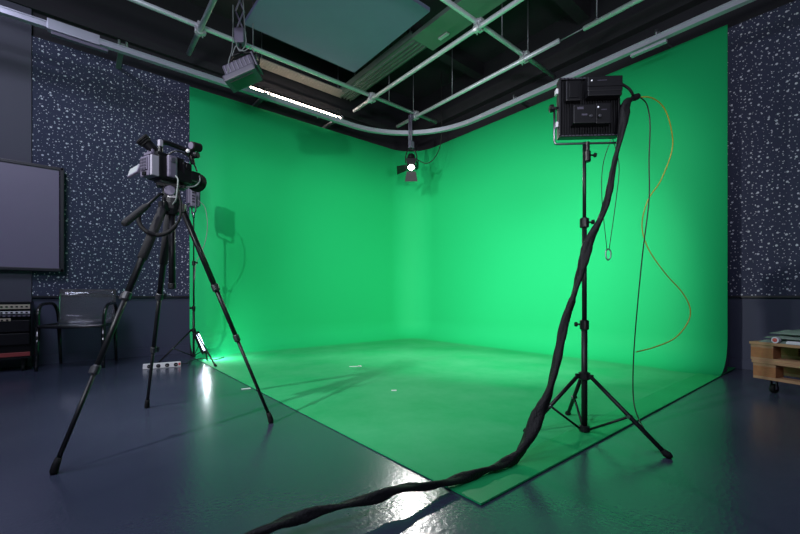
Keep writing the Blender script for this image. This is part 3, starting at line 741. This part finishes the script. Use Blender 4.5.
def rod(label, x, y, z0=ZG, z1=CEIL):
    single('hanging_rod', MB().cyl((x, y, z0), (x, y, z1), .007, seg=8).cyl((x, y, z0 - .004), (x, y, z0 + .02), .012, seg=8), M_rod, label, 'rod', 'ceiling hanging rods')
rod('thin hanging rod holding the pipe directly above the lit spotlight', XD - .04, YA + .0, ZG + .027)
rod('thin hanging rod above the green-tinted pipe close to the LED panel', XD + .10, YE, ZG + .027)
rod('thin hanging rod above the green-tinted pipe by the cable tray', XC + .45, YE, ZG + .027)
rod('thin hanging rod at the corner of the teal panel', 2.0, 3.95, 4.16)
rod('thin hanging rod behind the cut pipe end', XC + .35, YA, ZG + .027)
rod('thin hanging rod on the pipe near the hanging lamp', 0.55, YA, ZG + .027)
rod('thin hanging rod above the pipe beyond the joining rod', XD + .02, 1.0, ZG - DZ + .027)
rod('thin hanging rod between spotlight and LED panel pipes', XD, 3.1, ZG - DZ + .027)

# curtain track with curved corner
tr = thing('curtain_track', 'long metal curtain track curving round the corner above the green screen', 'curtain track', (3.2, 4.0, 3.5))
ZTk, YT, XT, RT = 3.49, 4.38, 3.62, 1.4
tp_ = [Vector((XMIN + .2, YT + .04, ZTk)), Vector((-1.7, YT + .03, ZTk)), Vector((.5, YT, ZTk))]
for k in range(25):
    a = PI / 2 - PI / 2 * k / 24
    tp_.append(Vector((XT - RT + RT * math.cos(a), YT - RT + RT * math.sin(a), ZTk)))
tp_ += [Vector((XT, 1.5, ZTk)), Vector((XT, .2, ZTk)), Vector((XT + .03, -3.6, ZTk))]
def ribbon(path, w, h, dz=0):
    mb = MB(); rings = []
    for i, p in enumerate(path):
        tg = (path[min(i + 1, len(path) - 1)] - path[max(i - 1, 0)]).normalized(); nx = tg.cross(UP).normalized()
        rings.append([mb.bm.verts.new(p + nx * a + UP * (b + dz)) for a, b in ((-w, -h), (w, -h), (w, h), (-w, h))])
    for a, b in zip(rings, rings[1:]):
        for k in range(4): mb.bm.faces.new((a[k], a[(k + 1) % 4], b[(k + 1) % 4], b[k]))
    mb.bm.faces.new(rings[0][::-1]); mb.bm.faces.new(rings[-1]); return mb
part('rail', ribbon(tp_, .022, .022), M_track, tr)
part('lower_lip', ribbon(tp_, .030, .005, -.027), M_track, tr)
part('upper_lip', ribbon(tp_, .030, .005, .026), M_track, tr)
part('splice_plate', MB().box((-1.13, YT + .028, ZTk + .01), (.42, .075, .105), bev=.004), M_track, tr)
part('splice_plate', MB().box((-1.08, YT - .01, ZTk - .085), (.46, .05, .030), bev=.004), M_mauve, tr)
part('splice_plate', MB().box((XT - .015, .62, ZTk - .075), (.05, .34, .030), bev=.004), M_track, tr)
for x in (-2.6, -.72, .9, 2.05):
    part('bracket', MB().box((x, (YT + WY) / 2 + .02, ZTk + .065), (.05, WY - YT - .04, .035)).cyl((x - .03, YT + .02, ZTk + .04), (x - .03, YT + .02, ZTk + .10), .012).cyl((x + .04, YT + .02, ZTk + .04), (x + .04, YT + .02, ZTk + .10), .012), M_duct if x < 0 else M_rod, tr)
for y in (-1.4, .55, 2.3):
    part('bracket', MB().box(((XT + WX) / 2 + .01, y, ZTk + .065), (WX - XT - .02, .05, .035)).cyl((XT, y, ZTk + .04), (XT, y, ZTk + .10), .014), M_rod, tr)

# teal ceiling panel, cable tray, wall gutter, fluorescent lamp
t = thing('ceiling_panel', 'square teal acoustic panel hung flat below the dark ceiling', 'acoustic panel', (1.27, 3.21, 4.1))
part('fabric_face', MB().box((1.275, 3.21, 4.125), (1.61, 1.62, .05), bev=.006), M_teal, t)
hw = MB()
for x in (.7, 1.9):
    for y in (2.7, 3.8): hw.cyl((x, y, 4.15), (x, y, CEIL), .006, seg=8)
part('hanger', hw, M_rod, t)

t = thing('cable_tray', 'long dark green ribbed cable tray beside the teal ceiling panel', 'cable tray', (2.5, 3.0, 4.2))
mb = MB().box((2.47, 3.95, 4.215), (.30, 1.9, .02)).box((2.325, 3.95, 4.25), (.014, 1.9, .09)).box((2.615, 3.95, 4.25), (.014, 1.9, .09))
for k in range(4): mb.box((2.375 + k * .063, 3.95, 4.19), (.02, 1.9, .03))
part('ribbed_section', mb, M_duct, t)
part('wide_section', MB().box((2.52, 1.05, 4.22), (.40, 3.9, .06), bev=.005), M_duct, t)
part('clip_plate', MB().box((2.60, 2.68, 4.178), (.05, .16, .02), bev=.003), M_white, t, 'small pale plate below the tray')
hw = MB()
for y in (.2, 1.9, 3.2, 4.6): hw.cyl((2.47, y, 4.23), (2.47, y, CEIL), .007, seg=8)
part('hanger', hw, M_rod, t)

t = thing('wall_gutter', 'ribbed warm-lit metal gutter high on the wall above the fluorescent tube', 'cable tray', (1.7, 4.85, 4.2))
mb = MB().box((1.65, 4.86, 4.22), (1.5, .20, .02))
for k in range(6): mb.box((1.65, 4.78 + k * .034, 4.205), (1.5, .010, .016))
part('ribbed_section', mb, M_ductw, t)
part('end_plate', MB().box((2.41, 4.86, 4.23), (.02, .21, .07)).box((.89, 4.86, 4.23), (.02, .21, .07)), M_duct, t)
hw = MB()
for x in (1.0, 2.3): hw.cyl((x, 4.86, 4.23), (x, 4.86, CEIL), .007, seg=8)
part('hanger', hw, M_rod, t)

t = thing('fluorescent_light', 'bright warm fluorescent strip light above the green wall', 'ceiling light', (1.55, 4.76, 3.76))
part('housing', MB().box((1.55, 4.815, 3.752), (1.55, .04, .06), bev=.005), M_white, t)
part('tube', MB().cyl((.80, 4.765, 3.755), (2.30, 4.765, 3.755), .011, seg=14), M_tube, t)
part('end_cap', MB().box((.785, 4.775, 3.765), (.03, .05, .05), bev=.004).box((2.315, 4.775, 3.765), (.03, .05, .05), bev=.004), M_white, t)
part('wall_bracket', MB().box((1.1, 4.915, 3.75), (.05, .17, .03)).box((2.0, 4.915, 3.75), (.05, .17, .03)), M_rod, t)

# ------------------------------------------------------------------ hanging spotlight in the corner
SPX, SPY = XD - .07, YA + .02
pz = ZG - DZ - PR
SL = Vector((SPX, SPY - .02, 0)); TZ = W(404, 168, 6.60).z
t = thing('spotlight', 'lit spotlight with black barn doors hanging before the green corner', 'studio light', Vector((SPX, SPY, 3.0)))
part('hanger', MB().cyl((SPX, SPY, 3.25), (SPX, SPY, pz + .10), .018).cyl((SPX - .045, SPY, 3.25), (SPX - .045, SPY, pz + .02), .013).box((SPX, SPY, 3.27), (.085, .06, .11), bev=.008).box((SPX, SPY, pz + .01), (.07, .06, .07), bev=.006), M_mauve, t)
dirn = (CF(0.02, .9, 0.0) - Vector((SPX, SPY, 3.05))).normalized()
fl = Vector((dirn.x, dirn.y, 0)).normalized(); sd = fl.cross(UP).normalized()
hc = Vector((SPX, SPY, 2.985))
part('yoke', MB().tube(spline([hc - sd * .09 + UP * -.02, hc - sd * .09 + UP * .10, hc - sd * .05 + UP * .195, hc + sd * .05 + UP * .195, hc + sd * .09 + UP * .10, hc + sd * .09 + UP * -.02], 5), .009, 8).cyl(hc + UP * .19, hc + UP * .25, .014), M_blk2, t)
bd = (fl * .55 - UP * .83).normalized()
bs = hc - bd * .17
part('body', MB().lathe(bs, bd, [(0, .04), (.02, .062), (.10, .072), (.11, .066), (.24, .070), (.27, .070), (.28, .078), (.305, .078), (.306, .056)], 22), M_blk2, t)
LENS = bs + bd * .311
part('lens', MB().lathe(LENS - bd * .006, bd, [(0, .054), (.006, .052), (.014, .036), (.018, .005)], 20), M_bulb, t, 'glowing white lens')
vup = sd.cross(bd).normalized() * -1
if vup.z < 0: vup = -vup
def door(side_v, along, w0, w1, ln, open_a):
    c = LENS + side_v * .076
    out = (bd * math.cos(open_a) + side_v * math.sin(open_a)).normalized()
    nrm = out.cross(along).normalized() * .003
    part('barn_door', MB().prism([c - along * w0, c + along * w0, c + out * ln + along * w1, c + out * ln - along * w1], nrm), M_black, t)
door(-vup, sd, .075, .105, .16, .75)
door(vup, sd, .07, .085, .09, 2.6)
sl = sd if sd.dot(RIGHT) < 0 else -sd
door(-sl, vup, .06, .08, .10, 2.7)
door(sl, vup, .06, .085, .17, 1.15)
single('electrical_cable', MB().tube(spline([hc - bd * .14 + sd * .02 + UP * .02, hc + RIGHT * .25 + UP * -.02, hc + RIGHT * .42 + UP * .12, hc + RIGHT * .50 + UP * .4, hc + RIGHT * .50 + UP * .9, hc + RIGHT * .50 + UP * 1.5], 8), .007, 8), M_wire,
       'thin black cord looping up from the lit spotlight', 'cord')
light('spotlight_light', 'SPOT', LENS + bd * .20, 135, (1, .98, .96), target=CF(.1, 2.9, 0), spot_size=math.radians(80), spot_blend=.5, shadow_soft_size=.05)

# ------------------------------------------------------------------ hanging lamp with cables (upper left)
hx = W(240, 40, 4.25)
hx_top = Vector((hx.x, hx.y, ZG + .5))
t = thing('hanging_lamp', 'mauve grey floodlight hung on a scissor hanger beside the teal panel', 'studio light', hx)
sc2 = MB(); fl2 = RIGHT
zb, zt_ = W(240, 32, 4.25).z, CEIL
nseg = 5; hgt = (zt_ - zb) / nseg
for k in range(nseg):
    a0, a1 = hx.copy(), hx.copy(); a0.z = zb + k * hgt; a1.z = zb + (k + 1) * hgt
    for s in (-1, 1): sc2.box((a0 + a1) / 2 + FWD * s * .012, ((2 * .04) ** 1, .008, (hgt ** 2 + .08 ** 2) ** .5), axes(RIGHT)) if False else sc2.tube([a0 + RIGHT * s * .045 + FWD * s * .01, a1 - RIGHT * s * .045 + FWD * s * .01], .009, 6)
part('scissor_hanger', sc2, M_mauve, t)
part('hanger_block', MB().box(W(240, 37, 4.25), (.11, .08, .16), axes(RIGHT), bev=.01), M_mauve, t)
hb = W(243, 73, 4.25)
Fl = (RIGHT * .80 + FWD * .52 - UP * .33).normalized()          # shines over the green floor
xs = Fl.cross(UP).normalized(); us = xs.cross(Fl).normalized()
tilt = Matrix.Rotation(math.radians(-24), 3, FWD)
Rh = tilt @ Matrix((RIGHT, FWD, UP)).transposed()
q = lambda x, y, z: hb + Rh @ Vector((x, y, z))
mb = MB().box(q(0, 0, .03), (.34, .20, .13), Rh, bev=.02).box(q(-.02, -.02, -.065), (.36, .24, .07), Rh, bev=.015)
part('housing', mb, M_mauved, t)
rb = MB()
for k in range(7): rb.box(q(-.14 + k * .045, -.105, .03), (.014, .016, .10), Rh, bev=.003)
part('cooling_ribs', rb, M_mauve, t)
part('side_plate', MB().box(q(.185, -.02, .02), (.02, .19, .16), Rh, bev=.005), M_mauved, t)
part('reflector', MB().box(q(-.02, -.02, -.103), (.26, .15, .008), Rh), M_frame, t)
part('yoke', MB().tube(spline([q(.20, 0, .02), hb + RIGHT * .17 + UP * .20, hb + RIGHT * .10 + UP * .225, hb + RIGHT * -.01 + UP * .21], 6), .010, 8).tube(spline([q(-.19, 0, .02), hb + RIGHT * -.13 + UP * .16, hb + RIGHT * -.02 + UP * .22], 6), .010, 8).cyl(hb + RIGHT * -.01 + UP * .20, W(240, 42, 4.25), .014), M_blk2, t)
part('warm_lens', MB().ball(q(-.01, .02, .125), .05, (1.2, 1, .5)), M_ductw, t)
c1 = [W(233, 5, 4.2), W(233, 30, 4.2), W(232, 50, 4.18), W(229, 60, 4.15), W(228, 72, 4.15), q(-.16, -.05, .05)]
c2 = [W(243, 0, 4.2), W(245, 30, 4.2), W(246, 44, 4.18), W(240, 51, 4.16), W(236, 46, 4.16), W(232, 56, 4.16)]
c3 = [W(236, 40, 4.18), W(238, 48, 4.16), W(244, 51, 4.16), W(251, 47, 4.18), W(254, 52, 4.2)]
for c_, l_ in ((c1, 'pale lamp cable hanging down past the scissor hanger'), (c2, 'pale lamp cable with a small loop under the scissor hanger'), (c3, 'short pale lamp cable bridging to the floodlight yoke')):
    single('flood_cable', MB().tube(spline(c_, 8), .0055, 8), M_gwire, l_, 'cable')

# ------------------------------------------------------------------ lamps beyond the frame and added fill lights
light('grid_spot_light', 'SPOT', CF(-2.8, -.17, 3.2), 640, (.96, 1, .98), target=CF(.3, 5.2, .55), spot_size=math.radians(68), spot_blend=.6, shadow_soft_size=.06)
light('flood_light', 'SPOT', q(-.02, -.02, -.13) + RIGHT * .05, 130, (1, 1, 1), target=CF(1.3, 6.0, 1.4), spot_size=math.radians(120), spot_blend=.8, shadow_soft_size=.12)
light('fill_light_rear', 'AREA', (-3.1, -1.2, CEIL - .3), 130, (.74, .76, 1), target=(-2.8, -.6, 0), shape='RECTANGLE', size=2.4, size_y=1.2)  # added bluish ambient fill from behind the view, no fixture modelled
light('fill_light_side', 'AREA', (-2.6, 2.4, CEIL - .3), 85, (.74, .76, 1), target=(-2.6, 2.4, 0), shape='RECTANGLE', size=1.2, size_y=1.2)  # added soft fill for the left wall and floor, no real ceiling lamp

light('up_fill_light', 'SPOT', (-2.7, -2.7, 1.3), 600, (.90, .93, 1), target=(1.9, 2.4, 4.5), spot_size=math.radians(80), spot_blend=.7, shadow_soft_size=.5)  # added upward fill that brightens pipes and ceiling panel directly

w = bpy.data.worlds.new('world'); SC.world = w; w.use_nodes = True
w.node_tree.nodes['Background'].inputs[0].default_value = (.02, .022, .03, 1); w.node_tree.nodes['Background'].inputs[1].default_value = .5

# ------------------------------------------------------------------ camera
cd = bpy.data.cameras.new('camera'); cam = bpy.data.objects.new('camera', cd); COL.objects.link(cam)
cam.location = EYE0; cam.rotation_euler = (PI / 2, 0, ALPHA - PI / 2)
cd.sensor_fit = 'HORIZONTAL'; cd.sensor_width = 36; cd.lens = 36 * FPX / 800
cd.shift_y = (HORIZON - 267) / 800; cd.clip_start = .02
SC.camera = cam
vs = SC.view_settings; vs.view_transform = 'Standard'; vs.look = 'None'; vs.gamma = 1; vs.use_curve_mapping = False; vs.exposure = 0.0
SC.cycles.use_denoising = True
SC.cycles.max_bounces = 10
